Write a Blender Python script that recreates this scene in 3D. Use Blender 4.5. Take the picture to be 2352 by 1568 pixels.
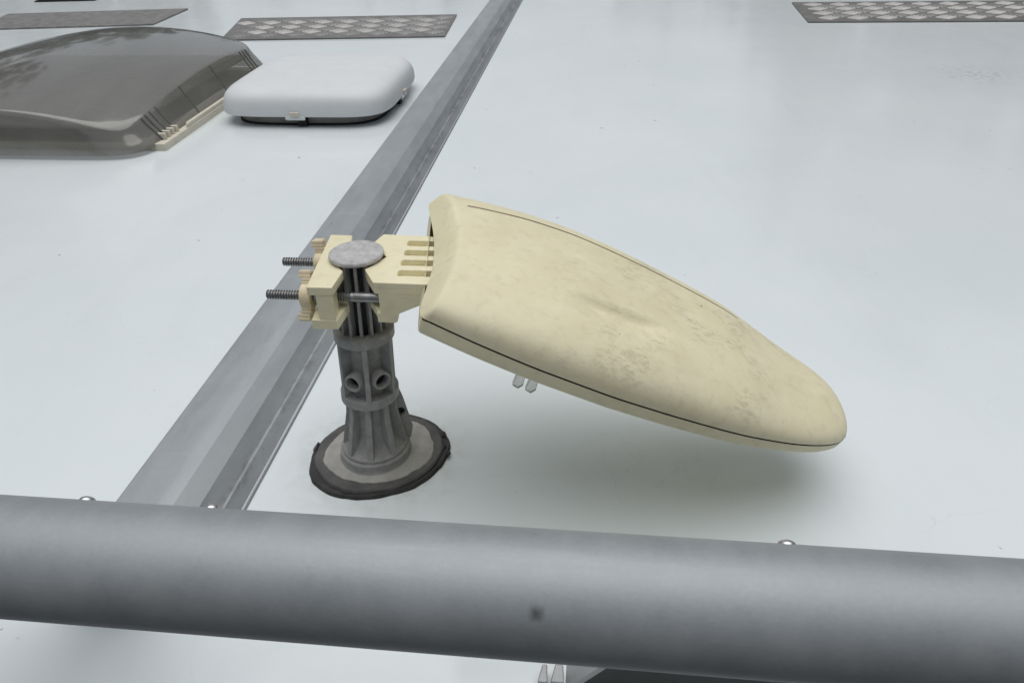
import bpy, bmesh, math, random
import numpy as np
from mathutils import Vector, Matrix

random.seed(7)
R = math.radians
sc = bpy.context.scene
for o in list(bpy.data.objects):
    bpy.data.objects.remove(o, do_unlink=True)
C = sc.collection

# ------------------------------------------------------------------ camera
PITCH, ROLL, HCAM = R(33.0), 0.030, 0.4213
cam = bpy.data.cameras.new('camera')
cam.sensor_width = 36.0
cam.lens = 1771.0 / 2352.0 * 36.0
cam.clip_start = 0.02
cam.clip_end = 2000.0
cam_ob = bpy.data.objects.new('camera', cam)
C.objects.link(cam_ob)
_r = Vector((1, 0, 0))
_f = Vector((0, math.cos(PITCH), -math.sin(PITCH)))
_u = Vector((0, math.sin(PITCH), math.cos(PITCH)))
_cr = _r * math.cos(ROLL) - _u * math.sin(ROLL)
_cu = _r * math.sin(ROLL) + _u * math.cos(ROLL)
_m = Matrix((_cr, _cu, -_f)).transposed().to_4x4()
_m.translation = (0, 0, HCAM)
cam_ob.matrix_world = _m
sc.camera = cam_ob

# ------------------------------------------------------------------ sky and sun (overcast)
SUN_EL, SUN_AZ = R(86), R(8)            # azimuth measured from +Y towards +X
w = bpy.data.worlds.new('World')
sc.world = w
w.use_nodes = True
nt = w.node_tree
nt.nodes.clear()
sky = nt.nodes.new('ShaderNodeTexSky')
sky.sky_type = 'NISHITA'
sky.sun_disc = False
sky.sun_elevation = SUN_EL
sky.sun_rotation = SUN_AZ
sky.air_density = 1.0
sky.dust_density = 1.5
sky.ozone_density = 1.0
hs = nt.nodes.new('ShaderNodeHueSaturation')
hs.inputs['Saturation'].default_value = 0.27
bg = nt.nodes.new('ShaderNodeBackground')
bg.inputs['Strength'].default_value = 0.062
wo = nt.nodes.new('ShaderNodeOutputWorld')
nt.links.new(sky.outputs[0], hs.inputs['Color'])
nt.links.new(hs.outputs[0], bg.inputs['Color'])
nt.links.new(bg.outputs[0], wo.inputs[0])

sun = bpy.data.lights.new('sun', 'SUN')
sun.energy = 1.35
sun.angle = R(70)
sun.color = (1.0, 0.985, 0.96)
sun_ob = bpy.data.objects.new('sun', sun)
C.objects.link(sun_ob)
_sd = Vector((math.sin(SUN_AZ) * math.cos(SUN_EL), math.cos(SUN_AZ) * math.cos(SUN_EL), math.sin(SUN_EL)))
sun_ob.rotation_euler = _sd.to_track_quat('Z', 'Y').to_euler()
sun_ob.location = _sd * 30

vs = sc.view_settings
vs.view_transform = 'Standard'
vs.look = 'None'
vs.gamma = 1.0
vs.exposure = 0.50
vs.use_curve_mapping = False

# ------------------------------------------------------------------ frames
YAW = R(7.1)                                     # the rail runs 7 degrees right of the view
SV = Vector((math.cos(YAW), -math.sin(YAW), 0))  # along the cross tube
TV = Vector((math.sin(YAW), math.cos(YAW), 0))   # along the rail
ROOF_ROT = -YAW


def ST(s, t, z=0.0):
    return SV * s + TV * t + Vector((0, 0, z))


# ------------------------------------------------------------------ materials
class Mat:
    def __init__(self, name):
        self.m = bpy.data.materials.new(name)
        self.m.use_nodes = True
        self.t = self.m.node_tree
        self.b = self.t.nodes['Principled BSDF']
        self.tc = self.t.nodes.new('ShaderNodeTexCoord')
        self.co = self.tc.outputs['Object']

    def n(self, typ, **kw):
        nd = self.t.nodes.new(typ)
        for k, v in kw.items():
            setattr(nd, k, v)
        return nd

    def link(self, a, b):
        self.t.links.new(a, b)

    def world_coords(self):
        g = self.n('ShaderNodeNewGeometry')
        self.co = g.outputs['Position']

    def noise(self, scale, detail=4, rough=.6, stretch=None, offset=(0, 0, 0)):
        nz = self.n('ShaderNodeTexNoise')
        nz.inputs['Scale'].default_value = scale
        nz.inputs['Detail'].default_value = detail
        nz.inputs['Roughness'].default_value = rough
        mp = self.n('ShaderNodeMapping')
        mp.inputs['Location'].default_value = offset
        if stretch:
            mp.inputs['Scale'].default_value = stretch
        self.link(self.co, mp.inputs[0])
        self.link(mp.outputs[0], nz.inputs['Vector'])
        return nz.outputs['Fac']

    def ramp(self, src, p0, p1, a=(0, 0, 0, 1), b=(1, 1, 1, 1)):
        r = self.n('ShaderNodeValToRGB')
        r.color_ramp.elements[0].position = p0
        r.color_ramp.elements[1].position = p1
        r.color_ramp.elements[0].color = a
        r.color_ramp.elements[1].color = b
        self.link(src, r.inputs[0])
        return r.outputs[0]

    def mix(self, fac, a, b):
        mx = self.n('ShaderNodeMix', data_type='RGBA')
        for sock, v in ((mx.inputs[0], fac), (mx.inputs[6], a), (mx.inputs[7], b)):
            if hasattr(v, 'is_output'):
                self.link(v, sock)
            elif isinstance(v, (int, float)):
                sock.default_value = v
            else:
                sock.default_value = (*v[:3], 1)
        return mx.outputs[2]

    def math(self, op, a, b=0.0):
        mm = self.n('ShaderNodeMath', operation=op)
        for i, v in enumerate((a, b)):
            if hasattr(v, 'is_output'):
                self.link(v, mm.inputs[i])
            else:
                mm.inputs[i].default_value = v
        return mm.outputs[0]

    def specks(self, scale, keep, radius, seed=0.0):
        """small scattered dots: 1 inside a dot"""
        vo = self.n('ShaderNodeTexVoronoi')
        vo.inputs['Scale'].default_value = scale
        mp = self.n('ShaderNodeMapping')
        mp.inputs['Location'].default_value = (seed, seed * .7, 0.013)
        nz = self.n('ShaderNodeTexNoise')
        nz.inputs['Scale'].default_value = scale * 5
        ad = self.n('ShaderNodeVectorMath', operation='MULTIPLY_ADD')
        ad.inputs[1].default_value = (.25 / scale,) * 3
        self.link(self.co, mp.inputs[0])
        self.link(mp.outputs[0], nz.inputs['Vector'])
        self.link(nz.outputs['Color'], ad.inputs[0])
        self.link(mp.outputs[0], ad.inputs[2])
        self.link(ad.outputs[0], vo.inputs['Vector'])
        sp = self.n('ShaderNodeSeparateColor')
        self.link(vo.outputs['Color'], sp.inputs[0])
        k = self.math('LESS_THAN', sp.outputs[0], keep)
        rr = self.math('MULTIPLY', sp.outputs[1], radius)
        d = self.math('LESS_THAN', vo.outputs['Distance'], rr)
        return self.math('MULTIPLY', k, d)

    def bump(self, src, strength, dist=.001):
        bp = self.n('ShaderNodeBump')
        bp.inputs['Strength'].default_value = strength
        bp.inputs['Distance'].default_value = dist
        self.link(src, bp.inputs['Height'])
        self.link(bp.outputs[0], self.b.inputs['Normal'])

    def set(self, color=None, rough=None, metal=None, spec=None):
        for nm, v in (('Base Color', color), ('Roughness', rough), ('Metallic', metal), ('Specular IOR Level', spec)):
            if v is None:
                continue
            s = self.b.inputs[nm]
            if hasattr(v, 'is_output'):
                self.link(v, s)
            elif nm == 'Base Color':
                s.default_value = (*v[:3], 1)
            else:
                s.default_value = v
        return self.m


def simple(name, a, b, rough, metal=0.0, scale=60, bump=.0, bscale=None, spec=None):
    q = Mat(name)
    nz = q.noise(scale, 5, .65)
    q.set(q.mix(q.ramp(nz, .3, .7), a, b), rough, metal, spec)
    if bump:
        q.bump(q.noise(bscale or scale * 4, 3), bump, .0006)
    return q.m


# white gelcoat roof
q = Mat('white_gelcoat')
q.world_coords()
big = q.noise(2.2, 5, .6)
col = q.mix(q.ramp(big, .3, .75), (.68, .738, .755), (.755, .80, .812))
fine = q.noise(26, 6, .7)
col = q.mix(q.math('MULTIPLY', q.ramp(fine, .50, .78), .07), col, (.60, .62, .60))
blot = q.noise(9, 4, .7, offset=(3.1, 1.7, 0))
col = q.mix(q.math('MULTIPLY', q.ramp(blot, .62, .72), .10), col, (.84, .87, .88))
d1 = q.specks(30, .22, .075, .3)
d2 = q.specks(14, .22, .045, 1.7)
d3 = q.specks(90, .06, .13, 4.1)
near = q.ramp(q.noise(1.6, 2, .5, offset=(5, 2, 0)), .42, .6)
dots = q.math('MAXIMUM', d1, d2)
dots = q.math('MAXIMUM', dots, q.math('MULTIPLY', d3, q.math('MULTIPLY', near, .5)))
col = q.mix(q.math('MULTIPLY', dots, .62), col, (.16, .15, .12))
# a dried patch of grey flecks far right
vd = q.n('ShaderNodeVectorMath', operation='DISTANCE')
q.link(q.co, vd.inputs[0])
vd.inputs[1].default_value = (.955, 1.585, 0)
pz = q.math('SUBTRACT', 1.0, q.ramp(vd.outputs['Value'], .02, .10))
col = q.mix(q.math('MULTIPLY', q.math('MULTIPLY', q.ramp(q.noise(75, 2, .5), .52, .58), pz), .45), col, (.47, .50, .49))
# grime washed out round the mast foot and dried water runs along the roof
vd2 = q.n('ShaderNodeVectorMath', operation='DISTANCE')
q.link(q.co, vd2.inputs[0])
vd2.inputs[1].default_value = (-.112, .483, 0)
ring = q.math('MULTIPLY', q.math('SUBTRACT', 1.0, q.ramp(vd2.outputs['Value'], .055, .085)), q.ramp(q.noise(60, 5, .7), .40, .68))
col = q.mix(q.math('MULTIPLY', ring, .34), col, (.40, .40, .36))
run = q.ramp(q.noise(5, 6, .72, stretch=(3.2, .35, 1), offset=(1.3, 6, 0)), .53, .70)
col = q.mix(q.math('MULTIPLY', run, .10), col, (.56, .585, .585))
mark = q.n('ShaderNodeTexVoronoi', feature='SMOOTH_F1')
mark.inputs['Scale'].default_value = 16
q.link(q.co, mark.inputs['Vector'])
rings_ = q.math('MULTIPLY', q.math('LESS_THAN', q.math('ABSOLUTE', q.math('SUBTRACT', mark.outputs['Distance'], .26)), .012), q.ramp(q.noise(4, 4, .6, offset=(2, 2, 7)), .55, .66))
col = q.mix(q.math('MULTIPLY', rings_, .06), col, (.50, .52, .52))
# hairline crazing
vo = q.n('ShaderNodeTexVoronoi', feature='DISTANCE_TO_EDGE')
vo.inputs['Scale'].default_value = 3.1
nzv = q.n('ShaderNodeTexNoise')
nzv.inputs['Scale'].default_value = 11
nzv.inputs['Detail'].default_value = 6
ad = q.n('ShaderNodeVectorMath', operation='MULTIPLY_ADD')
ad.inputs[1].default_value = (.22, .22, 0)
q.link(q.co, nzv.inputs['Vector'])
q.link(nzv.outputs['Color'], ad.inputs[0])
q.link(q.co, ad.inputs[2])
q.link(ad.outputs[0], vo.inputs['Vector'])
crack = q.math('LESS_THAN', vo.outputs['Distance'], .0016)
crack = q.math('MULTIPLY', crack, q.ramp(q.noise(6, 3, .6, offset=(9, 4, 0)), .5, .6))
col = q.mix(q.math('MULTIPLY', crack, .14), col, (.36, .37, .36))
q.set(col, q.mix(q.ramp(fine, .4, .7), (.11,) * 3, (.20,) * 3), 0, .5)
q.bump(q.math('MULTIPLY', q.noise(4, 1, .4), 3.0), .30, .0012)
M_ROOF = q.m

# aged cream plastic
def cream(name, stain):
    q = Mat(name)
    a = q.noise(34, 6, .62)
    col = q.mix(q.ramp(a, .32, .70), (.75, .69, .465), (.82, .765, .545))
    b = q.noise(120, 4, .6, offset=(2, 5, 1))
    col = q.mix(q.math('MULTIPLY', q.ramp(b, .52, .72), .30), col, (.52, .46, .33))
    if stain:
        sp = q.n('ShaderNodeSeparateXYZ')
        q.link(q.co, sp.inputs[0])
        # stains cluster over the nose half of the cover
        zone = q.math('MULTIPLY', q.ramp(sp.outputs[0], .06, .14), q.math('SUBTRACT', 1.0, q.ramp(sp.outputs[0], .27, .32)))
        pat = q.noise(30, 3, .5, offset=(7.3, 1.1, 0))
        grit = q.noise(300, 5, .8, stretch=(.5, 1, 1))
        st = q.math('MULTIPLY', q.ramp(pat, .50, .60), q.ramp(grit, .48, .57))
        st = q.math('MULTIPLY', st, zone)
        st = q.math('MULTIPLY', st, q.ramp(sp.outputs[2], .006, .016))
        col = q.mix(q.math('MULTIPLY', st, .30), col, (.22, .19, .14))
        grime = q.ramp(q.noise(9, 4, .6, offset=(1, 8, 3)), .45, .75)
        col = q.mix(q.math('MULTIPLY', grime, .13), col, (.46, .40, .30))
    d = q.specks(70, .05, .10, 2.2)
    col = q.mix(q.math('MULTIPLY', d, .75), col, (.10, .085, .07))
    q.set(col, q.mix(a, (.42,) * 3, (.60,) * 3), 0, .40)
    q.bump(q.math('ADD', q.noise(420, 3), q.math('MULTIPLY', q.noise(60, 2), .8)), .28, .0005)
    return q.m


M_COVER = cream('aged_cream_plastic', True)
M_CREAM = cream('cream_plastic', False)
M_NUT = simple('yellowed_plastic', (.66, .56, .37), (.80, .70, .49), .5, 0, 160, .3)
M_GROOVE = simple('groove_brown', (.16, .125, .075), (.26, .21, .13), .8, 0, 150)
M_BLACK = simple('black_rubber', (.010, .010, .010), (.022, .021, .020), .75, 0, 90, .5)
M_SEAL = simple('black_sealant', (.012, .012, .012), (.040, .038, .036), .6, 0, 70, .8, 160)
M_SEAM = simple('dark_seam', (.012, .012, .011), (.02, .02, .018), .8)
M_MAST = simple('grey_mast_plastic', (.235, .235, .227), (.345, .342, .332), .66, 0, 130, .6, 700)
M_CAP = simple('chalky_grey_plastic', (.34, .34, .34), (.60, .595, .595), .75, 0, 170, .7, 600)
M_FLANGE = simple('dusty_grey_plastic', (.29, .285, .265), (.40, .39, .365), .8, 0, 90, .8, 420)
M_LIP = simple('weathered_rubber', (.05, .05, .05), (.11, .105, .10), .6, 0, 60, .6, 300)
M_STEEL = simple('zinc_steel', (.20, .21, .21), (.36, .37, .37), .38, .85, 220, .3)
M_THREAD = simple('dark_thread_steel', (.20, .205, .205), (.34, .34, .34), .40, .75, 300, .2)
M_DOME = None
M_VENT = simple('white_vent_plastic', (.66, .68, .69), (.70, .72, .73), .55, 0, 40, .25, 500)
M_VBASE = simple('grey_vent_base', (.22, .22, .20), (.32, .31, .28), .6, 0, 60, .3)
M_IVORY = simple('ivory_frame_plastic', (.60, .56, .46), (.70, .66, .55), .5, 0, 50, .2)
M_SMOKE = simple('smoky_ridge', (.12, .12, .11), (.155, .155, .14), .3)
M_DARK = simple('dark_grey_paint', (.022, .025, .026), (.035, .038, .039), .5, 0, 60, .2)
M_PALE = simple('pale_grey_paint', (.34, .35, .36), (.42, .43, .44), .45, .3, 60, .2)
M_CLEAR = None

# silver painted aluminium (rail, tube); the tube has a few dark scuffs
SCUFFS = (((-.0163, -.0202, .0144), .0017),)
def silver(name, a, b, rough, metal, groove=False, scuffs=()):
    q = Mat(name)
    g = q.noise(45, 6, .7, stretch=(1, .25, 1))
    m2 = q.noise(420, 2, .6)
    col = q.mix(q.ramp(g, .3, .7), a, b)
    col = q.mix(q.math('MULTIPLY', q.ramp(m2, .4, .7), .18), col, (b[0] * 1.12, b[1] * 1.12, b[2] * 1.13))
    wipe = q.ramp(q.noise(14, 5, .7, offset=(4, 1, 0)), .5, .75)
    col = q.mix(q.math('MULTIPLY', wipe, .14), col, (b[0] * .8, b[1] * .8, b[2] * .8))
    scr = q.ramp(q.noise(30, 5, .75, stretch=(.12, 1.6, 1.6), offset=(2, 7, 1)), .60, .72)
    col = q.mix(q.math('MULTIPLY', scr, .22), col, (b[0] * 1.35, b[1] * 1.35, b[2] * 1.35))
    smu = q.ramp(q.noise(16, 5, .8, offset=(11, 3, 5)), .66, .74)
    col = q.mix(q.math('MULTIPLY', smu, .38), col, (.10, .10, .10))
    if groove:
        sp = q.n('ShaderNodeSeparateXYZ')
        q.link(q.co, sp.inputs[0])
        band = q.math('MULTIPLY', q.ramp(sp.outputs[0], .0255, .0280), q.math('SUBTRACT', 1.0, q.ramp(sp.outputs[0], .0300, .0360)))
        dirt = q.math('MULTIPLY', band, q.ramp(q.noise(22, 6, .8, stretch=(1.5, .5, 1), offset=(3, .4, 0)), .47, .60))
        col = q.mix(q.math('MULTIPLY', dirt, .5), col, (.085, .072, .055))
    d = q.specks(40, .05, .07, 1.1)
    col = q.mix(q.math('MULTIPLY', d, .6), col, (.05, .05, .05))
    for (px, py, pz), rad in scuffs:
        vd = q.n('ShaderNodeVectorMath', operation='DISTANCE')
        q.link(q.co, vd.inputs[0])
        vd.inputs[1].default_value = (px, py, pz)
        wob = q.math('ADD', vd.outputs['Value'], q.math('MULTIPLY', q.math('SUBTRACT', q.noise(420, 4, .8), .5), rad * 2.2))
        col = q.mix(q.math('MULTIPLY', q.math('SUBTRACT', 1.0, q.ramp(wob, rad * .4, rad)), .75), col, (.06, .06, .06))
    q.set(col, q.mix(q.ramp(g, .35, .7), (rough,) * 3, (rough + .12,) * 3), metal, .5)
    q.bump(q.math('ADD', m2, q.math('MULTIPLY', g, .6)), .12, .0004)
    return q.m


M_TUBE = silver('silver_tube_paint', (.31, .335, .35), (.375, .398, .412), .54, .52, False, SCUFFS)
M_RAIL = silver('silver_rail_aluminium', (.335, .36, .375), (.40, .425, .44), .48, .66, True)
M_TREAD = simple('tread_plate_aluminium', (.17, .167, .16), (.25, .245, .235), .5, .5, 30, .2)
M_BAR = simple('worn_tread_bar', (.25, .247, .24), (.42, .415, .405), .48, .45, 22, .1)
M_PEEL = simple('stucco_aluminium', (.19, .185, .175), (.33, .325, .315), .50, .6, 45, .9, 70)
M_RIVET = simple('polished_rivet', (.60, .60, .60), (.70, .70, .70), .35, 1.0)

q = Mat('smoky_acrylic')
g = q.noise(11, 5, .6, stretch=(1, .3, 1))
q.set(q.mix(q.ramp(g, .35, .7), (.172, .170, .153), (.232, .229, .207)), q.mix(q.noise(20, 4), (.07,) * 3, (.17,) * 3), 0, .7)
q.b.inputs['Alpha'].default_value = .70
q.b.inputs['Coat Weight'].default_value = .8
q.b.inputs['Coat Roughness'].default_value = .06
q.bump(q.noise(6, 2), .2, .002)
M_DOME = q.m

q = Mat('clear_plastic')
q.set((.80, .80, .78), .18, 0, .5)
q.b.inputs['Transmission Weight'].default_value = .75
q.b.inputs['IOR'].default_value = 1.45
M_CLEAR = q.m

M_ASPH = simple('asphalt', (.040, .040, .041), (.062, .061, .060), .9, 0, 3, .6, 60)
M_WALL = simple('white_side_panel', (.70, .72, .73), (.75, .77, .78), .35, 0, 2)


# ------------------------------------------------------------------ mesh helpers
def tag(o, label=None, cat=None, group=None, kind=None):
    for k, v in (('label', label), ('category', cat), ('group', group), ('kind', kind)):
        if v:
            o[k] = v
    return o


def empty(name, loc=(0, 0, 0), rz=0.0):
    o = bpy.data.objects.new(name, None)
    o.location = loc
    o.rotation_euler.z = rz
    o.empty_display_size = .02
    C.objects.link(o)
    return o


class MB:
    def __init__(self):
        self.v = []
        self.f = []

    def add(self, vs, fs):
        n = len(self.v)
        self.v += [tuple(p) for p in vs]
        self.f += [tuple(i + n for i in f) for f in fs]
        return self

    def box(self, x0, x1, y0, y1, z0, z1):
        return self.prism([(x0, y0), (x1, y0), (x1, y1), (x0, y1)], z0, z1)

    def prism(self, poly, z0, z1):
        """poly counter-clockwise seen from above"""
        n = len(poly)
        a = sum(poly[i][0] * poly[(i + 1) % n][1] - poly[(i + 1) % n][0] * poly[i][1] for i in range(n))
        if a < 0:
            poly = poly[::-1]
        vs = [(x, y, z0) for x, y in poly] + [(x, y, z1) for x, y in poly]
        fs = [tuple(range(n - 1, -1, -1)), tuple(range(n, 2 * n))]
        fs += [(i, (i + 1) % n, n + (i + 1) % n, n + i) for i in range(n)]
        return self.add(vs, fs)

    def lathe(self, prof, seg=48, cx=0, cy=0):
        """prof: (radius, z) from bottom to top; r=0 closes"""
        vs, fs, rows = [], [], []
        for r, z in prof:
            if r <= 1e-7:
                rows.append([len(vs)])
                vs.append((cx, cy, z))
            else:
                rows.append(list(range(len(vs), len(vs) + seg)))
                vs += [(cx + r * math.cos(2 * math.pi * k / seg), cy + r * math.sin(2 * math.pi * k / seg), z) for k in range(seg)]
        for a, b in zip(rows, rows[1:]):
            for k in range(seg):
                k2 = (k + 1) % seg
                if len(a) == 1 and len(b) == 1:
                    continue
                if len(a) == 1:
                    fs.append((a[0], b[k2], b[k]))
                elif len(b) == 1:
                    fs.append((a[k], a[k2], b[0]))
                else:
                    fs.append((a[k], a[k2], b[k2], b[k]))
        return self.add(vs, fs)

    def xform(self, fn):
        self.v = [tuple(fn(Vector(p))) for p in self.v]
        return self

    def mesh(self, name, mat, smooth=None):
        me = bpy.data.meshes.new(name)
        me.from_pydata(self.v, [], self.f)
        me.update()
        bm = bmesh.new()
        bm.from_mesh(me)
        bmesh.ops.recalc_face_normals(bm, faces=bm.faces)
        bm.to_mesh(me)
        bm.free()
        if mat:
            me.materials.append(mat)
        if smooth is not None:
            for p in me.polygons:
                p.use_smooth = True
            me.set_sharp_from_angle(angle=R(smooth))
        return me

    def build(self, name, mat, parent=None, smooth=None, bevel=0.0, seg=2):
        o = bpy.data.objects.new(name, self.mesh(name, mat, smooth))
        C.objects.link(o)
        if parent:
            o.parent = parent
        if bevel:
            b = o.modifiers.new('bevel', 'BEVEL')
            b.width = bevel
            b.segments = seg
            b.limit_method = 'ANGLE'
            b.angle_limit = R(35)
            if smooth is None:
                for p in o.data.polygons:
                    p.use_smooth = True
                o.data.set_sharp_from_angle(angle=R(50))
        return o


def inst(src, parent, loc=(0, 0, 0), rz=0.0):
    o = src.copy()
    C.objects.link(o)
    o.parent = parent
    o.location = loc
    o.rotation_euler.z = rz
    return o


def super_ring(a, b, p, n):
    out = []
    for k in range(n):
        t = 2 * math.pi * k / n
        c, s = math.cos(t), math.sin(t)
        rr = (abs(c) ** p + abs(s) ** p) ** (-1.0 / p)
        out.append((a * c * rr, b * s * rr))
    return out


def ring_mesh(rings, close_top=True, close_bottom=False):
    m = MB()
    n = len(rings[0])
    vs = [p for r in rings for p in r]
    fs = []
    for i in range(len(rings) - 1):
        for k in range(n):
            k2 = (k + 1) % n
            fs.append((i * n + k, i * n + k2, (i + 1) * n + k2, (i + 1) * n + k))
    if close_top:
        fs.append(tuple(range((len(rings) - 1) * n, len(rings) * n)))
    if close_bottom:
        fs.append(tuple(range(n - 1, -1, -1)))
    return m.add(vs, fs)


# ------------------------------------------------------------------ setting: ground and the vehicle's roof
g = MB().add([(-600, -600, -2.8), (600, -600, -2.8), (600, 600, -2.8), (-600, 600, -2.8)], [(0, 1, 2, 3)]).build('ground', M_ASPH)
tag(g, 'dark asphalt ground far below the vehicle roof', 'ground', kind='structure')

# unseen leafy trees added outside the frame for metal and skylight to reflect darkly
M_LEAF = simple('tree_foliage', (.034, .042, .024), (.075, .088, .052), .7, 0, 1.5)
rnd = random.Random(4)
vs, fs = [], []
clumps = []
for k in range(150):
    a_ = k / 150 * 2 * math.pi + rnd.uniform(-.02, .02)
    rad = rnd.uniform(14, 19)
    top = (7.5 if math.cos(a_) > .35 else 6.0 if abs(math.cos(a_)) > .55 else (1.6 if math.sin(a_) > 0 else .4)) + .9 * math.sin(a_ * 7) + rnd.uniform(-1.2, 1.2)  # tops shaped by direction to suit the reflections
    for j in range(5):
        clumps.append((rad * math.cos(a_), rad * math.sin(a_), top - j * 2.3 - rnd.uniform(.8, 1.6), rnd.uniform(1.2, 2.0)))
for cx, cy, cz, cr_ in clumps:
    for j in range(34):
        d_ = Vector((rnd.gauss(0, 1), rnd.gauss(0, 1), rnd.gauss(0, 1))).normalized()
        p_ = Vector((cx, cy, cz)) + d_ * cr_ * rnd.uniform(.5, 1.05)
        if p_.z < -2.7:
            continue
        e1 = Vector((rnd.gauss(0, 1), rnd.gauss(0, 1), rnd.gauss(0, 1))).normalized()
        e2 = d_.cross(e1).normalized()
        sz = rnd.uniform(.25, .5)
        n0 = len(vs)
        vs += [tuple(p_ + e1 * sz), tuple(p_ + e2 * sz * .8), tuple(p_ - e1 * sz), tuple(p_ - e2 * sz * .8)]
        fs.append((n0, n0 + 1, n0 + 2, n0 + 3))
belt = bpy.data.meshes.new('added_tree_belt')
belt.from_pydata(vs, [], fs)
belt.materials.append(M_LEAF)
belt_ob = bpy.data.objects.new('added_tree_belt', belt)
C.objects.link(belt_ob)
tag(belt_ob, 'unseen ring of dark leafy trees added for the metal to reflect', 'trees', kind='stuff')

ROOF_S0, ROOF_S1, ROOF_T0, ROOF_T1 = -2.6, 2.4, .165, 5.6
roof = MB().box(ROOF_S0, ROOF_S1, ROOF_T0, ROOF_T1, -.05, 0).build('roof', M_ROOF, bevel=.012, seg=3)
roof.rotation_euler.z = ROOF_ROT
tag(roof, 'glossy white vehicle roof with small specks of dirt', 'roof', kind='structure')
MB().box(ROOF_S0 + .03, ROOF_S1 - .03, ROOF_T0 + .05, ROOF_T1 - .03, -2.35, -.052).build('side_wall', M_WALL, roof)

# ------------------------------------------------------------------ roof rail (long hexagonal profile)
rail = empty('roof_rail', ST(-.298, .300), ROOF_ROT)
tag(rail, 'long silver roof rail running away from the camera behind the grey mast', 'rail')
prof = [(-.041, 0), (-.041, .027), (-.0385, .0295), (-.008, .0308), (-.001, .0300), (.0040, .0285),
        (.0180, .0205), (.0272, .0112), (.0284, .0103), (.0300, .0096), (.0392, .0022), (.0402, .0022), (.0412, .0016), (.0416, 0)]
L = 4.6
m = MB()
n = len(prof)
ys = [0.0, L]
vs = [(x, y, z) for y in ys for x, z in prof]
fs = [(i, (i + 1) % n, n + (i + 1) % n, n + i) for i in range(n)] + [tuple(range(n)), tuple(range(2 * n - 1, n - 1, -1))]
m.add(vs, fs).build('rail_profile', M_RAIL, rail, smooth=12, bevel=.0006)
# ------------------------------------------------------------------ cross tube in front
TUBE_R, TUBE_T, TUBE_Z = .0248, .1980, .1748
tube = empty('cross_tube', ST(0, TUBE_T, TUBE_Z), ROOF_ROT)
tag(tube, 'thick round silver tube crossing the whole front of the roof', 'tube')
m = MB().lathe([(0, -1.25), (TUBE_R - .003, -1.25), (TUBE_R, -1.247), (TUBE_R, -.6), (TUBE_R, -.2), (TUBE_R, .2), (TUBE_R, .6), (TUBE_R, 1.247), (TUBE_R - .003, 1.25), (0, 1.25)], 96)
m.xform(lambda p: Vector((p.z, p.x, p.y)))
m.build('tube_barrel', M_TUBE, tube, smooth=30)
for s, ang, rr in ((-.2113, 51.5, .0034), (-.1554, 50.5, .0032), (.0776, 50.5, .0036)):
    # rivet heads sit just behind the crown of the tube
    a = R(ang)                        # angle from vertical towards the back
    mm = MB().lathe([(0, .0017), (rr * .45, .0015), (rr * .8, .0009), (rr, 0), (rr, -.002)][::-1], 20)
    rv = mm.build('rivet', M_RIVET, tube, smooth=40)
    rv.location = (s, TUBE_R * math.sin(a), TUBE_R * math.cos(a))
    rv.rotation_euler = (-a, 0, 0)
# slanting strut from the rail end carries the tube from behind, posts stand near its ends
st_ = [(.150, -.1442), (.118, -.1442), (.008, -.018), (.024, -.004)]
vs = [(x, y, z) for x in (-.325, -.290) for y, z in st_]
MB().add(vs, [(0, 1, 2, 3), (7, 6, 5, 4), (0, 4, 5, 1), (1, 5, 6, 2), (2, 6, 7, 3), (3, 7, 4, 0)]).build('strut', M_RAIL, tube, bevel=.002)
for s in (-1.1, 1.1):
    MB().box(s - .03, s + .03, -.022, .022, -.1748, -.018).build('post', M_RAIL, tube, bevel=.002)

# dark foot under the right half of the tube with its pale edge strip and two small plates
foot = empty('tube_foot', ST(.0, .272, 0), ROOF_ROT)
tag(foot, 'dark grey foot block under the right half of the silver tube', 'bracket')
m = MB()
m.add([(-.004, .000, .0), (.60, .000, .0), (.60, .000, .040), (.028, .000, .040), (-.004, .03, .0), (.60, .03, .0), (.60, .03, .040), (.028, .03, .040)],
      [(0, 1, 2, 3), (7, 6, 5, 4), (0, 4, 5, 1), (1, 5, 6, 2), (2, 6, 7, 3), (3, 7, 4, 0)])
m.build('foot_block', M_DARK, foot, bevel=.001)
m = MB()
m.add([(-.0085, -.0015, .0), (-.0042, -.0015, .0), (.0278, -.0015, .040), (.0235, -.0015, .040), (-.0085, .029, .0), (-.0042, .029, .0), (.0278, .029, .040), (.0235, .029, .040)],
      [(0, 1, 2, 3), (7, 6, 5, 4), (0, 4, 5, 1), (1, 5, 6, 2), (2, 6, 7, 3), (3, 7, 4, 0)])
m.build('edge_strip', M_PALE, foot, bevel=.0006)
for x0, x1, y0, h in ((-.0245, -.0185, -.004, .010), (-.0170, -.0090, -.002, .008)):
    MB().prism([(x0, y0), (x1, y0), (x1 - .001, y0 + .012), (x0 + .002, y0 + .012)], 0, h).build('side_plate', M_PALE, foot, bevel=.0008)

# ------------------------------------------------------------------ mast (built upright, sheared a little to lean right)
BASE = Vector((-.1134, .4794, 0))
LEAN = (-.1052 + .1134) / .1865
mast = empty('antenna_mast', BASE)
tag(mast, 'dark grey ribbed plastic mast with round cap standing on a sealed flange', 'mast')


def shear(p):
    return Vector((p.x + p.z * LEAN, p.y, p.z))


FRONT = -math.pi / 2


def mpart(mb, name, mat, parent=mast, smooth=35, bevel=0.0):
    return mb.xform(shear).build(name, mat, parent, smooth=smooth, bevel=bevel)


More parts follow.
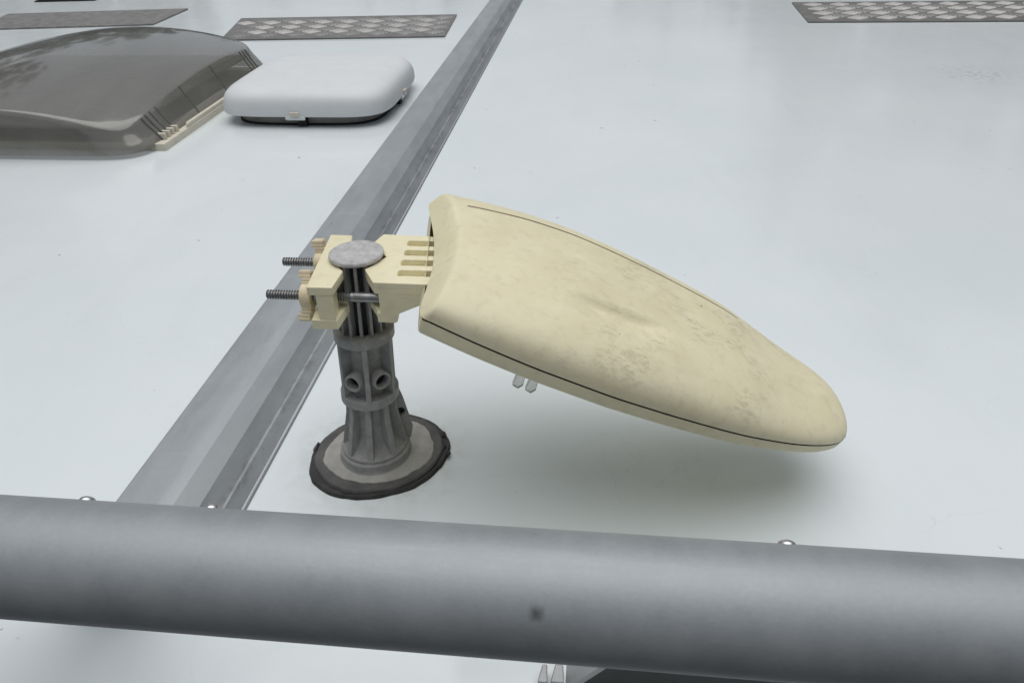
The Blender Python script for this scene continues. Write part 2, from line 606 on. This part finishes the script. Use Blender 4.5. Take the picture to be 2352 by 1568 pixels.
def noisy_disc(a, b, rot, z0, z1, amp, n=120, seed=1, dx=0.0, dy=0.0, slope=.002):
    rnd = random.Random(seed)
    ph = [(rnd.uniform(0, 6.28), k, amp / (k ** .7)) for k in (2, 3, 5, 7, 11, 17, 23, 31)]
    rings = [[], [], [], []]
    for k in range(n):
        t = 2 * math.pi * k / n
        e = sum(A * math.sin(f * t + p) for p, f, A in ph)
        for i, (off, z) in enumerate(((0, z0), (-.0002, z1 - .0012), (-.0012, z1), (-.012, z1 + slope * .3))):
            x, y = (a + e + off) * math.cos(t), (b + e + off) * math.sin(t)
            rings[i].append((dx + x * math.cos(rot) - y * math.sin(rot), dy + x * math.sin(rot) + y * math.cos(rot), z))
    return ring_mesh(rings)


mpart(noisy_disc(.0570, .0515, R(22), .0, .0030, .0011, seed=3, dx=.002, dy=.004), 'sealant_bed', M_SEAL)
mpart(noisy_disc(.0520, .0480, R(22), .0026, .0062, .0010, seed=9, dx=.0015, dy=.004), 'rubber_gasket', M_LIP)
mpart(noisy_disc(.0455, .0405, R(20), .0060, .0071, .0013, seed=5, dx=.0025, dy=.004, slope=.004), 'flange', M_FLANGE)
mpart(MB().lathe([(.0300, .0068), (.0285, .0085), (.0280, .0100), (.0280, .0150), (.0272, .0160), (.0258, .0163), (.0256, .0175), (.0262, .0182), (.0258, .0195), (.0236, .0200), (.0205, .0225), (.0160, .028), (.0138, .036), (.0130, .0665)], 64), 'base_socket', M_MAST)
rs = random.Random(12)
for k in range(9):
    a_ = rs.uniform(0, 6.28)
    rr_ = .0485 + rs.uniform(-.002, .006)
    cx_, cy_ = .002 + rr_ * math.cos(a_) * 1.05, .004 + rr_ * math.sin(a_) * .95
    la, lb = rs.uniform(.003, .008), rs.uniform(.0012, .0026)
    pr = []
    for zf, kf in ((.0, 1.0), (.0016, .9), (.0026, .55)):
        row = []
        for j in range(14):
            t_ = j / 14 * 2 * math.pi
            e_ = 1 + .18 * math.sin(3 * t_ + k) + .12 * math.sin(5 * t_ + 2 * k)
            x_, y_ = lb * kf * e_ * math.cos(t_), la * kf * e_ * math.sin(t_)
            row.append((cx_ + x_ * math.cos(a_) - y_ * math.sin(a_), cy_ + x_ * math.sin(a_) + y_ * math.cos(a_), (.0052 if rr_ < .049 else .0026) + zf))
        pr.append(row)
    mpart(ring_mesh(pr), 'sealant_smear', M_SEAL if k % 3 else M_LIP, smooth=60)
# tapered fins of the socket
for k in range(8):
    a = FRONT + R(0) + k * R(45)
    rb = MB()
    th = .0024
    pts = [(.012, .0665), (.0188, .0665), (.0200, .050), (.0254, .0195), (.013, .0185)]
    vs = [(r, -th, z) for r, z in pts] + [(r, th, z) for r, z in pts]
    npt = len(pts)
    rb.add(vs, [tuple(range(npt - 1, -1, -1)), tuple(range(npt, 2 * npt))] + [(i, (i + 1) % npt, npt + (i + 1) % npt, npt + i) for i in range(npt)])
    rb.xform(lambda p, a=a: Vector((p.x * math.cos(a) - p.y * math.sin(a), p.x * math.sin(a) + p.y * math.cos(a), p.z)))
    mpart(rb, 'fin', M_MAST, smooth=None, bevel=.0005)
# wide lug with a hole on the right flank
a = R(18)
lug = MB()
outer = [(.014, .068), (.0225, .068), (.0335, .016), (.014, .016)]
th = .0022
# plate with a round hole: ring between outline and hole
hc, hr, nh = Vector((.0215, 0, .0440)), .0040, 24
ring_o, ring_i = [], []
for k in range(nh):
    t = 2 * math.pi * k / nh
    dx, dz = math.cos(t), math.sin(t)
    best = 1e9
    for i in range(4):
        x1, z1 = outer[i]
        x2, z2 = outer[(i + 1) % 4]
        den = dx * (z2 - z1) - dz * (x2 - x1)
        if abs(den) < 1e-9:
            continue
        tt = ((x1 - hc.x) * (z2 - z1) - (z1 - hc.z) * (x2 - x1)) / den
        uu = ((x1 - hc.x) * dz - (z1 - hc.z) * dx) / den
        if tt > 0 and -1e-6 <= uu <= 1 + 1e-6:
            best = min(best, tt)
    ring_o.append((hc.x + dx * best, hc.z + dz * best))
    ring_i.append((hc.x + dx * hr, hc.z + dz * hr))
vs = [(x, -th, z) for x, z in ring_o] + [(x, -th, z) for x, z in ring_i] + [(x, th, z) for x, z in ring_o] + [(x, th, z) for x, z in ring_i]
fs = []
for k in range(nh):
    k2 = (k + 1) % nh
    fs += [(k, k2, nh + k2, nh + k), (2 * nh + k, 3 * nh + k, 3 * nh + k2, 2 * nh + k2), (nh + k, nh + k2, 3 * nh + k2, 3 * nh + k), (k, 2 * nh + k, 2 * nh + k2, k2)]
lug.add(vs, fs)
lug.xform(lambda p: Vector((p.x * math.cos(a) - p.y * math.sin(a), p.x * math.sin(a) + p.y * math.cos(a), p.z)))
lo_ = mpart(lug, 'side_lug', M_MAST, smooth=40)
pl = MB().lathe([(0, 0), (.0046, 0), (.0046, .0012), (0, .0012)], 24)
pl.xform(lambda p: Vector((p.x + hc.x, p.z + .0008, p.y + hc.z)))
pl.xform(lambda p: Vector((p.x * math.cos(a) - p.y * math.sin(a), p.x * math.sin(a) + p.y * math.cos(a), p.z)))
mpart(pl, 'bolt_end', M_SEAM, lo_)
# collar cage
CORE = .0138
mpart(MB().lathe([(CORE, .064), (CORE, .1275)], 48), 'collar_core', M_MAST)


def ring_part(name, r0, r1, z0, z1, ch=.0006):
    return mpart(MB().lathe([(r0, z0), (r1 - ch, z0), (r1, z0 + ch), (r1, z1 - ch), (r1 - ch, z1), (r0, z1), (r0, z0)], 64), name, M_MAST)


ring_part('collar_ring', .0136, .0221, .1195, .1270)
ring_part('collar_ring', .0136, .0221, .0655, .0735)


def radial_box(r0, r1, half, z0, z1, ang):
    b = MB().box(r0, r1, -half, half, z0, z1)
    return b.xform(lambda p: Vector((p.x * math.cos(ang) - p.y * math.sin(ang), p.x * math.sin(ang) + p.y * math.cos(ang), p.z)))


for k in range(6):
    mpart(radial_box(.0135, .0218, .0019, .0733, .1197, FRONT + R(7) + k * R(60)), 'collar_bar', M_MAST, smooth=None, bevel=.0003)
for sgn in (-1, 1):
    ang = FRONT + R(7) + sgn * R(31)
    bo = MB().lathe([(.0070, .009), (.0070, .0212), (.0066, .0219), (.0058, .0218), (.0053, .0210), (.0053, .0140), (0, .0140)], 32)
    bo.xform(lambda p: Vector((p.z, p.x, p.y + .0895)))
    bo.xform(lambda p, ang=ang: Vector((p.x * math.cos(ang) - p.y * math.sin(ang), p.x * math.sin(ang) + p.y * math.cos(ang), p.z)))
    ob = mpart(bo, 'screw_boss', M_MAST)
    pl = MB().lathe([(0, .0145), (.0052, .0145), (.0052, .0152), (0, .0152)], 24)
    pl.xform(lambda p: Vector((p.z, p.x, p.y + .0895)))
    pl.xform(lambda p, ang=ang: Vector((p.x * math.cos(ang) - p.y * math.sin(ang), p.x * math.sin(ang) + p.y * math.cos(ang), p.z)))
    mpart(pl, 'screw_head', M_SEAM, ob)
# ribbed upper column
mpart(MB().lathe([(0, .1268), (.0118, .1268), (.0118, .1835), (0, .1835)], 40), 'upper_core', M_BLACK)
for k in range(14):
    mpart(radial_box(.0112, .0176, .00105, .1265, .1838, FRONT + R(4) + k * 2 * math.pi / 14), 'rib', M_MAST, smooth=None, bevel=.0002)
mpart(MB().lathe([(0, .1836), (.0176, .1836), (.0186, .1842), (.0190, .1854), (.0188, .1866), (.0180, .1873), (.010, .1877), (0, .1878)], 64), 'cap', M_CAP, smooth=60)

# ------------------------------------------------------------------ antenna
ant = empty('television_antenna', (0, 0, 0))
tag(ant, 'aged cream plastic television antenna clamped to the mast and drooping to the right', 'antenna')
ZT = .1828

# arm block: V-jaws round the mast, comb of slots on top, slanted underside
T0 = [(-.0912, .5161), (-.0965, .5033), (-.0850, .4790), (-.0972, .4612), (-.0892, .4424)]


def slot_comb():
    pts = list(T0)
    pts.append((-.030, .4343))
    x_in, x_out = -.0735, -.030
    nsl = 4
    y_a, y_b = .4450, .5050
    pitch = (y_b - y_a) / nsl
    for k in range(nsl):
        yc = y_a + pitch * (k + .5) + .0006
        hw = .0043
        sh = (x_out + .06) * -math.tan(R(7))
        xi = x_in + .0012 * (k - 1.5) * .6 + (.003 if k == 0 else 0) * 0
        r = .0022
        pts += [(x_out, yc - hw + sh), (xi + r, yc - hw + .0016), (xi + .0006, yc - hw + r * .3 + .0016), (xi, yc - hw + r + .0016), (xi, yc + hw - r + .0016), (xi + .0006, yc + hw - r * .3 + .0016), (xi + r, yc + hw + .0016), (x_out, yc + hw + sh)]
    pts.append((-.030, .5050))
    return pts


arm = MB()
arm.prism(slot_comb(), ZT - .0042, ZT)
solid = T0 + [(-.030, .4343), (-.030, .5050)]
arm.prism(solid, ZT - .0085, ZT - .0042)
zt = ZT - .0085
pf = [(-.0868, zt), (-.0868, .1600), (-.0893, .1595), (-.0893, .1525), (-.0772, .1525), (-.0757, .1540), (-.0757, .1590), (-.0550, .1690), (-.030, .1735), (-.030, zt)]
npf = len(pf)
vs = [(x, .4424 + (-.0892 - x) * .136, z) for x, z in pf] + [(x, .5161 + (-.0892 - x) * .19, z) for x, z in pf]
arm.add(vs, [tuple(range(npf - 1, -1, -1)), tuple(range(npf, 2 * npf))] + [(i, (i + 1) % npf, npf + (i + 1) % npf, npf + i) for i in range(npf)])
low = [(-.0880, .5150), (-.0960, .5030), (-.0850, .4790), (-.0966, .4612), (-.0880, .4435), (-.0790, .4425), (-.0790, .5125)]
arm.prism(low, .1530, .1598)
arm.build('clamp_arm', M_CREAM, ant, bevel=.0004)

jaw = MB()
J = [(-.1319, .4386), (-.1150, .4370), (-.1116, .4596), (-.1240, .4805), (-.1130, .5030), (-.1140, .5155), (-.1303, .5181)]
jaw.prism(J, ZT - .0060, ZT)
jaw.prism([(-.1270, .4388), (-.1158, .4373), (-.1168, .4560), (-.1243, .4805), (-.1172, .5050), (-.1148, .5153), (-.1262, .5175)], .1580, ZT - .0060)
jaw.prism([(-.1325, .4387), (-.1152, .4371), (-.1112, .4600), (-.1240, .4805), (-.1130, .5030), (-.1142, .5154), (-.1310, .5180)], .1510, .1580)
jaw.build('clamp_jaw', M_CREAM, ant, bevel=.0004)

# threaded rods with wing nuts
def rod_profile(L0, L1, L2, r, pitch=.0019):
    """threaded from L0 to L1, plain to L2"""
    pr = [(0, L0), (r * .8, L0), (r, L0 + .0006)]
    z = L0 + .0008
    while z < L1:
        pr += [(r * .70, z + pitch * .25), (r * .70, z + pitch * .45), (r, z + pitch * .75), (r, z + pitch)]
        z += pitch
    pr += [(r * .97, z + .0004), (r * .97, L2), (0, L2)]
    return pr


def along_s(mb, origin):
    o = Vector(origin)
    return mb.xform(lambda p: o + SV * p.z + TV * p.x + Vector((0, 0, p.y)))


def wing_nut(origin, tw, length=.0078):
    hub = MB().lathe([(.0034, 0), (.0085, 0), (.0090, .0006), (.0090, length - .0006), (.0084, length), (.0034, length), (.0034, 0)], 36)
    ribs = []
    for sg in (-1, 1):
        w0 = MB()
        for q_ in range(4):
            xx = sg * (.0072 + .0024 * q_)
            hh = .0046 - .0002 * q_
            w0.box(min(xx, xx + sg * .0023), max(xx, xx + sg * .0023), -hh, hh, .0004 - (.0022 if q_ > 1 else 0), length - (.0014 if q_ > 1 else .0004))
            w0.box(min(xx + sg * .0019, xx + sg * .0029), max(xx + sg * .0019, xx + sg * .0029), -hh + .0006, hh - .0006, .0008 - (.0018 if q_ > 1 else 0), length - .0018)
        ribs.append(w0)
    allm = MB().add(hub.v, hub.f)
    ca, sa = math.cos(tw), math.sin(tw)
    for w0 in ribs:
        w0.xform(lambda p: Vector((p.x * ca - p.y * sa, p.x * sa + p.y * ca, p.z)))
        allm.add(w0.v, w0.f)
    return along_s(allm, origin)


ROD_Z = .1655
for (y_at_mast, xl, tw) in ((.4548, -.1662, R(62)), (.5035, -.1665, R(75))):
    # origin on the line at x = -.1055
    o0 = Vector((-.1055, y_at_mast, ROD_Z))
    k = (xl + .1055) / SV.x
    rod = along_s(MB().lathe(rod_profile(k, -.0015, .030, .0033), 20), o0).build('threaded_rod', M_THREAD, ant, smooth=50)
    shank = along_s(MB().lathe([(.00335, .0), (.00345, .0004), (.00345, .018)], 24), o0).build('rod_shank', M_STEEL, rod, smooth=40)
    wn = wing_nut(o0 + SV * (-.0358), tw).build('wing_nut', M_NUT, rod, bevel=.0004)
    hx = MB().lathe([(.0032, -.0268), (.0058, -.0268), (.0058, -.0222), (.0032, -.0222)], 6)
    along_s(hx, o0).build('hex_nut', M_THREAD, rod, bevel=.0003)

# ---- housing shells
TILT, AYAW = R(24), R(-4)
P0 = Vector((-.055, .4755, .185))
AD = Vector((math.cos(TILT) * math.cos(AYAW), math.cos(TILT) * math.sin(AYAW), -math.sin(TILT)))
AS = Vector((-math.sin(AYAW), math.cos(AYAW), 0))
AN = AD.cross(AS)
AM = Matrix((AD, AS, AN)).transposed().to_4x4()
AM.translation = P0


def smooth_table(us, tab, k=1):
    x = np.array([p[0] for p in tab])
    y = np.array([p[1] for p in tab])
    # monotone cubic (Fritsch-Carlson)
    h = np.diff(x)
    dl = np.diff(y) / h
    mt = np.zeros(len(x))
    mt[1:-1] = np.where(dl[:-1] * dl[1:] > 0, 2 * dl[:-1] * dl[1:] / (dl[:-1] + dl[1:] + 1e-12), 0)
    mt[0], mt[-1] = dl[0], dl[-1]
    i = np.clip(np.searchsorted(x, us) - 1, 0, len(h) - 1)
    s = (us - x[i]) / h[i]
    return (y[i] * (2 * s ** 3 - 3 * s ** 2 + 1) + h[i] * mt[i] * (s ** 3 - 2 * s ** 2 + s) + y[i + 1] * (-2 * s ** 3 + 3 * s ** 2) + h[i] * mt[i + 1] * (s ** 3 - s ** 2))


HW = [(-.01, .0770), (.011, .0802), (.045, .0842), (.085, .0863), (.123, .0861), (.163, .0832), (.194, .0796), (.227, .0745), (.252, .0683), (.275, .0608), (.296, .0515), (.310, .0432), (.319, .0355), (.3245, .0275), (.3275, .0165), (.3285, .0)]
HD = [(-.01, .0175), (.0, .0185), (.032, .0238), (.07, .0290), (.11, .0315), (.149, .0310), (.188, .0295), (.224, .0270), (.258, .0205), (.286, .0160), (.304, .0148), (.316, .0130), (.323, .0100), (.3272, .0055), (.3285, .0)]
HB = [(-.01, .0146), (.05, .0142), (.2, .0128), (.29, .0102), (.314, .0080), (.325, .0040), (.3285, 0)]
NU = 170
ulin = np.linspace(0, 1, NU)
US = .004 + (.3285 - .004) * (1 - (1 - ulin) ** 1.9)
US[-1] = .3284


GROOVE = set()


def shell(top):
        # parameter samples across the section, denser at the groove
    G0 = .640 * math.pi
    th = list(np.linspace(0, math.pi, 131))
    if top:
        th = [x for x in th if abs(x - G0) > .03] + [G0 - .030, G0 - .020, G0 - .013, G0, G0 + .013, G0 + .020, G0 + .030]
    th = sorted(th)
    rows = []

    def section(u, du, inset, groove=True):
        uu = np.array([max(u, 0)])
        hw = float(smooth_table(uu, HW)[0]) - inset
        hh = float(smooth_table(uu, HD if top else HB)[0]) - inset
        hw, hh = max(hw, 0), max(hh, 0)
        p = (float(np.interp(u, [0, .10, .25, .32], [4.0, 3.1, 2.5, 2.2])) if top else 6.0)
        pfr = float(np.interp(u, [0, .10, .25, .32], [3.3, 2.6, 2.25, 2.05]))
        pbk = float(np.interp(u, [0, .10, .25, .32], [4.4, 3.9, 2.9, 2.2]))
        row = []
        for t in th:
            c, s = math.cos(t), math.sin(t)
            if top:
                p = pfr if c > 0 else pbk
            v = -hw * math.copysign(abs(c) ** (2 / p), c)
            ww = hh * abs(s) ** (2 / p)
            fade = max(0.0, 1 - u / .10)
            sco = (-.0085 * v / .08) * max(0, 1 - u / .25) + .013 * (1 - min(1, (v / (hw + inset + 1e-9)) ** 2)) * fade ** 1.5
            if not top:
                sco = -.0085 * v / .08 * max(0, 1 - u / .25)
            if top:
                if groove:
                    # long groove along the back flank
                    g1 = min(1, max(0, (u - .012) / .004)) * min(1, max(0, (.236 - u) / .004))
                    dth = abs(t - G0)
                    if g1 > 0 and dth < .0205:
                        k = g1 * (1.0 if dth < .014 else 0.0)
                        ww -= .0016 * k
                        v -= .0005 * k
                    # shallow elongated thumb hollow in the middle
                    ex = (u - .128) / .042
                    cx = -.040 + .02 * (u - .128)
                    ey = (v - cx) / .0125
                    if abs(ex) < 1 and abs(ey) < 1:
                        # steep wall at the back, floor ramping up to the front edge
                        ge = min(1.0, (1 - ey) / .38) * min(1.0, (ey + 1) / 1.35)
                        sm = lambda q_: q_ * q_ * (3 - 2 * q_)
                        ga = sm(min(1.0, (ex + 1) / .7)) * sm(min(1.0, (1 - ex) / .7))
                        ww -= .0056 * ge * ga
                z = ww + .0006
            else:
                z = -ww - .0006
            row.append((u + du + sco, v, z))
        return row

    # the end: the top cover slopes from its scooped ridge out to a straight lower lip
    u0 = float(US[0])
    base = section(u0, 0, 0, False)
    hmax = max(abs(p_[2]) for p_ in base)
    if top:
        ends = ((0.0, -.0128), (.30, -.0096), (.62, -.0062), (.84, -.0035), (.935, -.0020), (.975, -.0010), (.996, -.0002))
    else:
        ends = ((.05, .0), (.50, -.0002), (.80, .0004), (.93, .0012), (.985, .0024))
    for fr_, du in ends:
        rows.append([(x + (du * (abs(z) / hmax) if top else du - .0044), y if top else y * (1 - .010 * (1 - fr_)), z * fr_ + (.0006 if top else -.0006) * (1 - fr_)) for x, y, z in base])
    for u in US:
        rows.append(section(float(u), 0, 0))
    n = len(th)
    m = MB()
    vs = [pt for r in rows for pt in r]
    fs = []
    for i in range(len(rows) - 1):
        for k in range(n - 1):
            NE = len(ends)
            if top and i >= NE and .0125 < US[i - NE] < .235 and abs((th[k] + th[k + 1]) / 2 - G0) < .0175:
                GROOVE.add(len(fs))
            fs.append((i * n + k, i * n + k + 1, (i + 1) * n + k + 1, (i + 1) * n + k))
    m.add(vs, fs)
    return m


housing = []
for nm, top in (('top_cover', True), ('bottom_cover', False)):
    o = shell(top).build(nm, M_COVER if top else M_CREAM, ant, smooth=65)
    if top:
        # dark brown second material on the faces of the long groove
        o.data.materials.append(M_GROOVE)
        for pf_ in o.data.polygons:
            if pf_.index in GROOVE:
                pf_.material_index = 1
    o.matrix_local = AM
    housing.append(o)
# flip normals consistently is handled by recalc; dark strip stands in for deep shade in the gap between covers
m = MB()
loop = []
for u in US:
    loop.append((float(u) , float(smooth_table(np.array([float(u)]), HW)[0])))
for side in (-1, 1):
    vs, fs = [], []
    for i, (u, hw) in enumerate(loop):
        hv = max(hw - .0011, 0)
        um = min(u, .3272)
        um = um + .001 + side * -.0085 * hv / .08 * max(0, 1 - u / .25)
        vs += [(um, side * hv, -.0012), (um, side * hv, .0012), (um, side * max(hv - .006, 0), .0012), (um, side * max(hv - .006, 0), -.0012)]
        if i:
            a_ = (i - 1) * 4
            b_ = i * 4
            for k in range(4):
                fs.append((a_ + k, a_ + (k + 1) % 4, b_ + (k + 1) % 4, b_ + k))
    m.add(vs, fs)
o = m.build('seam_shade_strip', M_SEAM, ant)
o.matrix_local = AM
# clear clip hanging under the front edge
for dx, tw in ((0, 0), (.0088, .0)):
    c = MB()
    c.add([(0, 0, 0), (.008, 0, 0), (.004, 0, -.017), (-.001, 0, -.0205), (-.006, 0, -.0165), (0, .006, 0), (.008, .006, 0), (.004, .006, -.017), (-.001, .006, -.0205), (-.006, .006, -.0165)],
          [(4, 3, 2, 1, 0), (5, 6, 7, 8, 9)] + [(i, (i + 1) % 5, 5 + (i + 1) % 5, 5 + i) for i in range(5)])
    o = c.build('cable_clip', M_CLEAR, ant, bevel=.0005)
    o.location = AM @ Vector((.075 + dx, -.079, -.0108))
    o.scale = (.68, .7, .68)

# ------------------------------------------------------------------ square white roof vent
VC = ST(-.534, 1.468)
vent = empty('roof_vent', VC, ROOF_ROT)
tag(vent, 'low white rounded square roof vent beside the smoky skylight', 'vent')
NR = 96
VA, VB = .159, .158


def vr(a, b, p, z, n=NR):
    return [(x, y, z) for x, y in super_ring(a, b, p, n)]


ring_mesh([vr(VA * .875, VB * .885, 4.5, 0), vr(VA * .88, VB * .89, 4.5, .0036)], True).build('gasket', M_BLACK, vent, smooth=40)
ring_mesh([vr(VA * .862, VB * .872, 4.5, .0034), vr(VA * .866, VB * .876, 4.5, .024)], True).build('vent_base', M_VBASE, vent, smooth=40)
prof = [(.955, .0175), (.985, .0145), (.995, .0150), (1.0, .0200), (.998, .0270), (.992, .0345), (.980, .0420), (.958, .0490), (.922, .0548), (.865, .0595), (.77, .0628), (.62, .0648), (.42, .0660), (.2, .0666), (.03, .0668)]
cov = ring_mesh([vr(VA * k, VB * k, 5.4 - 2.4 * (1 - k), z) for k, z in [(k, .0195 + (z - .0145) * .90) for k, z in prof]])
cv = cov.build('vent_cover', M_VENT, vent, smooth=50)
for (x, y, rz) in ((-.004, -VB * .992, 0), (VA * .992, -.006, R(90))):
    t = MB()
    t.prism([(-.019, -.002), (.019, -.002), (.015, .006), (-.015, .006)], -.002, .0055)
    t.v = [(x, y, z + .0160) for x, y, z in t.v]
    tb = t.build('latch_tab', M_VENT, vent, bevel=.002)
    tb.location = (x, y, 0)
    tb.rotation_euler.z = rz
    l = MB().box(-.0085, .0085, -.0045, .002, .0215, .0290)
    lo = l.build('latch_button', M_IVORY, tb, bevel=.001)
    l = MB().box(.000, .016, .0085, .020, .0005, .0130)
    l.build('latch_slot', M_BLACK, tb)

# ------------------------------------------------------------------ smoky skylight
KA, KB = .290, .298
SC_ = ST(-1.022, 1.432)
skyl = empty('skylight', SC_, ROOF_ROT)
tag(skyl, 'large smoky grey domed skylight in an ivory frame', 'skylight')


def plate(x, y):
    x, y = max(-1, min(1, x)), max(-1, min(1, y))
    return .050 + .040 * (1 - abs(x) ** 2.0) + .022 * (1 - abs(y) ** 2.0) + .008 * y


DOME = [(.0, .0, 0.0, 10), (.0010, .0005, .12, 10), (.009, .003, .36, 10), (.019, .007, .62, 10), (.026, .010, .84, 10), (.029, .0125, .935, 10), (.0315, .0155, .972, 10), (.036, .021, .992, 9), (.055, .048, 1.0, 8), (.085, .085, 1.0, 7), (.13, .13, 1.0, 6), (.19, .19, 1.0, 5), (.25, .25, 1.0, 3), (.28, .275, 1.0, 2)]
rings = []
for ix, iy, zf, p in DOME:
    rg = []
    for x, y in super_ring(KA - ix, KB - iy, p, 160):
        zz = plate(x / (KA - .035), y / (KB - .022))
        rg.append((x, y, .007 + (zz - .007) * zf))
    rings.append(rg)
ring_mesh(rings).build('acrylic_dome', M_DOME, skyl, smooth=60)


def flank(y, zf):
    """point on the right flank of the dome"""
    ixs = np.interp(zf, [d[2] for d in DOME[:8]], [d[0] for d in DOME[:8]])
    zz = plate(1.0, y / (KB - .022))
    return KA - ixs, .007 + (zz - .007) * zf


# moulded ridges in the right flank
for yk in (-.226, -.214, -.200, -.180, -.085, .045, .185, .200, .215):
    vs, fs = [], []
    for i, zf in enumerate(np.linspace(.02, .93, 9)):
        x, z = flank(yk, float(zf))
        vs += [(x - .002, yk - .0012, z), (x + .0007, yk - .0008, z + .0005), (x + .0007, yk + .0008, z + .0005), (x - .002, yk + .0012, z)]
        if i:
            a_, b_ = (i - 1) * 4, i * 4
            fs += [(a_ + k, a_ + (k + 1) % 4, b_ + (k + 1) % 4, b_ + k) for k in range(4)]
    MB().add(vs, fs).build('flank_ridge', M_SMOKE, skyl)
# ivory curb frame
out_ = [(-KA - .012, -.247), (KA + .011, -.247), (KA + .011, .272), (-KA - .012, .272)]
inn_ = [(-KA + .035, -.215), (KA - .035, -.215), (KA - .035, .235), (-KA + .035, .235)]
rings = [[(x, y, 0) for x, y in out_], [(x, y, .012) for x, y in out_], [(x, y, .012) for x, y in inn_], [(x, y, .004) for x, y in inn_]]
ring_mesh(rings, False).build('curb_frame', M_IVORY, skyl, bevel=.0015)
MB().prism([(KA + .0035, -.150), (KA + .0100, -.162), (KA + .0100, .262), (KA + .0035, .262)], .012, .019).build('frame_lip', M_IVORY, skyl, bevel=.0015)
MB().box(-KA + .045, KA - .045, -.245, .255, .036, .040).build('fly_screen', M_VBASE, skyl)
for y0 in (-.226, .190):
    for k in range(4):
        MB().box(KA - .016, KA + .0035, y0 + k * .014, y0 + .006 + k * .014, .012, .0225).build('vent_fin', M_IVORY, skyl, bevel=.0008)

# ------------------------------------------------------------------ tread plates
def lozenge(mirror, cell=.046, nb=4, fill=.86, h=.0026):
    """bars filling one diamond of the tread lattice, parallel to one of its sides"""
    e1 = Vector((math.cos(R(45)) * 1.14, math.cos(R(45)), 0)) * cell
    e2 = Vector((-math.cos(R(45)) * 1.14, math.cos(R(45)), 0)) * cell
    if mirror:
        e1, e2 = e2, e1
    m = MB()
    for k in range(nb):
        c = ((k + .5) / nb - .5) * fill
        w_ = fill / nb * .36
        base = [(-.5, 0), (-.38, -1), (.38, -1), (.5, 0), (.38, 1), (-.38, 1)]
        vs = [e1 * (x * fill) + e2 * (c + y * w_) for x, y in base]
        vs += [e1 * (-.40 * fill) + e2 * c + Vector((0, 0, h)), e1 * (.40 * fill) + e2 * c + Vector((0, 0, h))]
        m.add(vs, [(0, 1, 6), (1, 2, 7, 6), (2, 3, 7), (3, 4, 7), (4, 5, 6, 7), (5, 0, 6)])
    return m


LOZ = [lozenge(False).mesh('tread_lozenge', M_BAR, 25), lozenge(True).mesh('tread_lozenge', M_BAR, 25)]


def tread_plate(label, s0, s1, t0, t1, rz, slant0=0.0, slant1=0.0, cell=.046):
    c = ST((s0 + s1) / 2, (t0 + t1) / 2)
    e = empty('tread_plate', c, ROOF_ROT + rz)
    tag(e, label, 'tread plate', 'aluminium tread plates fixed to the roof')
    a, b = (s1 - s0) / 2, (t1 - t0) / 2
    MB().prism([(-a, -b), (a, -b), (a + slant1, b), (-a + slant0, b)], .0006, .0042).build('base_sheet', M_TREAD, e, bevel=.0005)
    MB().prism([(-a + .004, -b + .004), (a - .004, -b + .004), (a - .004 + slant1, b - .004), (-a + .004 + slant0, b - .004)], 0, .0006).build('adhesive_bed', M_BLACK, e)
    c45 = math.cos(R(45))
    nmax = int((a + b) / cell) + 3
    for i in range(-nmax, nmax + 1):
        for j in range(-nmax, nmax + 1):
            x, y = (i - j) * cell * c45 * 1.14, (i + j) * cell * c45
            f = (y + b) / (2 * b)
            lo, hi = -a + slant0 * f, a + slant1 * f
            if not (lo + .027 < x < hi - .027 and -b + .022 < y < b - .022):
                continue
            o = bpy.data.objects.new('tread_lozenge', LOZ[(i + j) % 2])
            C.objects.link(o)
            o.parent = e
            o.location = (x, y, .0041)
    return e


tread_plate('patterned aluminium tread plate behind the white roof vent', -1.005, -.415, 2.040, 2.330, R(3.5), -.045, .0)
tread_plate('patterned aluminium tread plate at the top right corner, alone right of the rail', .530, 1.32, 2.218, 2.500, R(0), .012, .0)
pe = empty('stucco_plate', ST(-1.52, 2.33), ROOF_ROT + R(7))
tag(pe, 'grey stucco textured aluminium plate directly behind the skylight dome', 'tread plate')
MB().prism([(-.30, -.125), (.215, -.125), (.235, .115), (-.33, .115)], .0006, .0045).build('base_sheet', M_PEEL, pe, bevel=.0005)
MB().prism([(-.296, -.121), (.211, -.121), (.231, .111), (-.326, .111)], 0, .0006).build('adhesive_bed', M_BLACK, pe)

# dark low housing whose foot just shows at the top left
dk = empty('roof_box', ST(-1.83, 2.72), ROOF_ROT + R(5))
tag(dk, 'dark box whose lower edge peeks in at the top left', 'box')
bx = MB().add([(-.10, -.075, 0), (.10, -.075, 0), (.10, .075, 0), (-.10, .075, 0), (-.085, -.06, .06), (.085, -.06, .06), (.085, .06, .06), (-.085, .06, .06)],
              [(3, 2, 1, 0), (4, 5, 6, 7), (0, 1, 5, 4), (1, 2, 6, 5), (2, 3, 7, 6), (3, 0, 4, 7)])
bx.build('box_lid', M_DARK, dk, bevel=.006, seg=3)
MB().box(-.104, .104, -.079, .079, 0, .004).build('box_gasket', M_BLACK, dk)
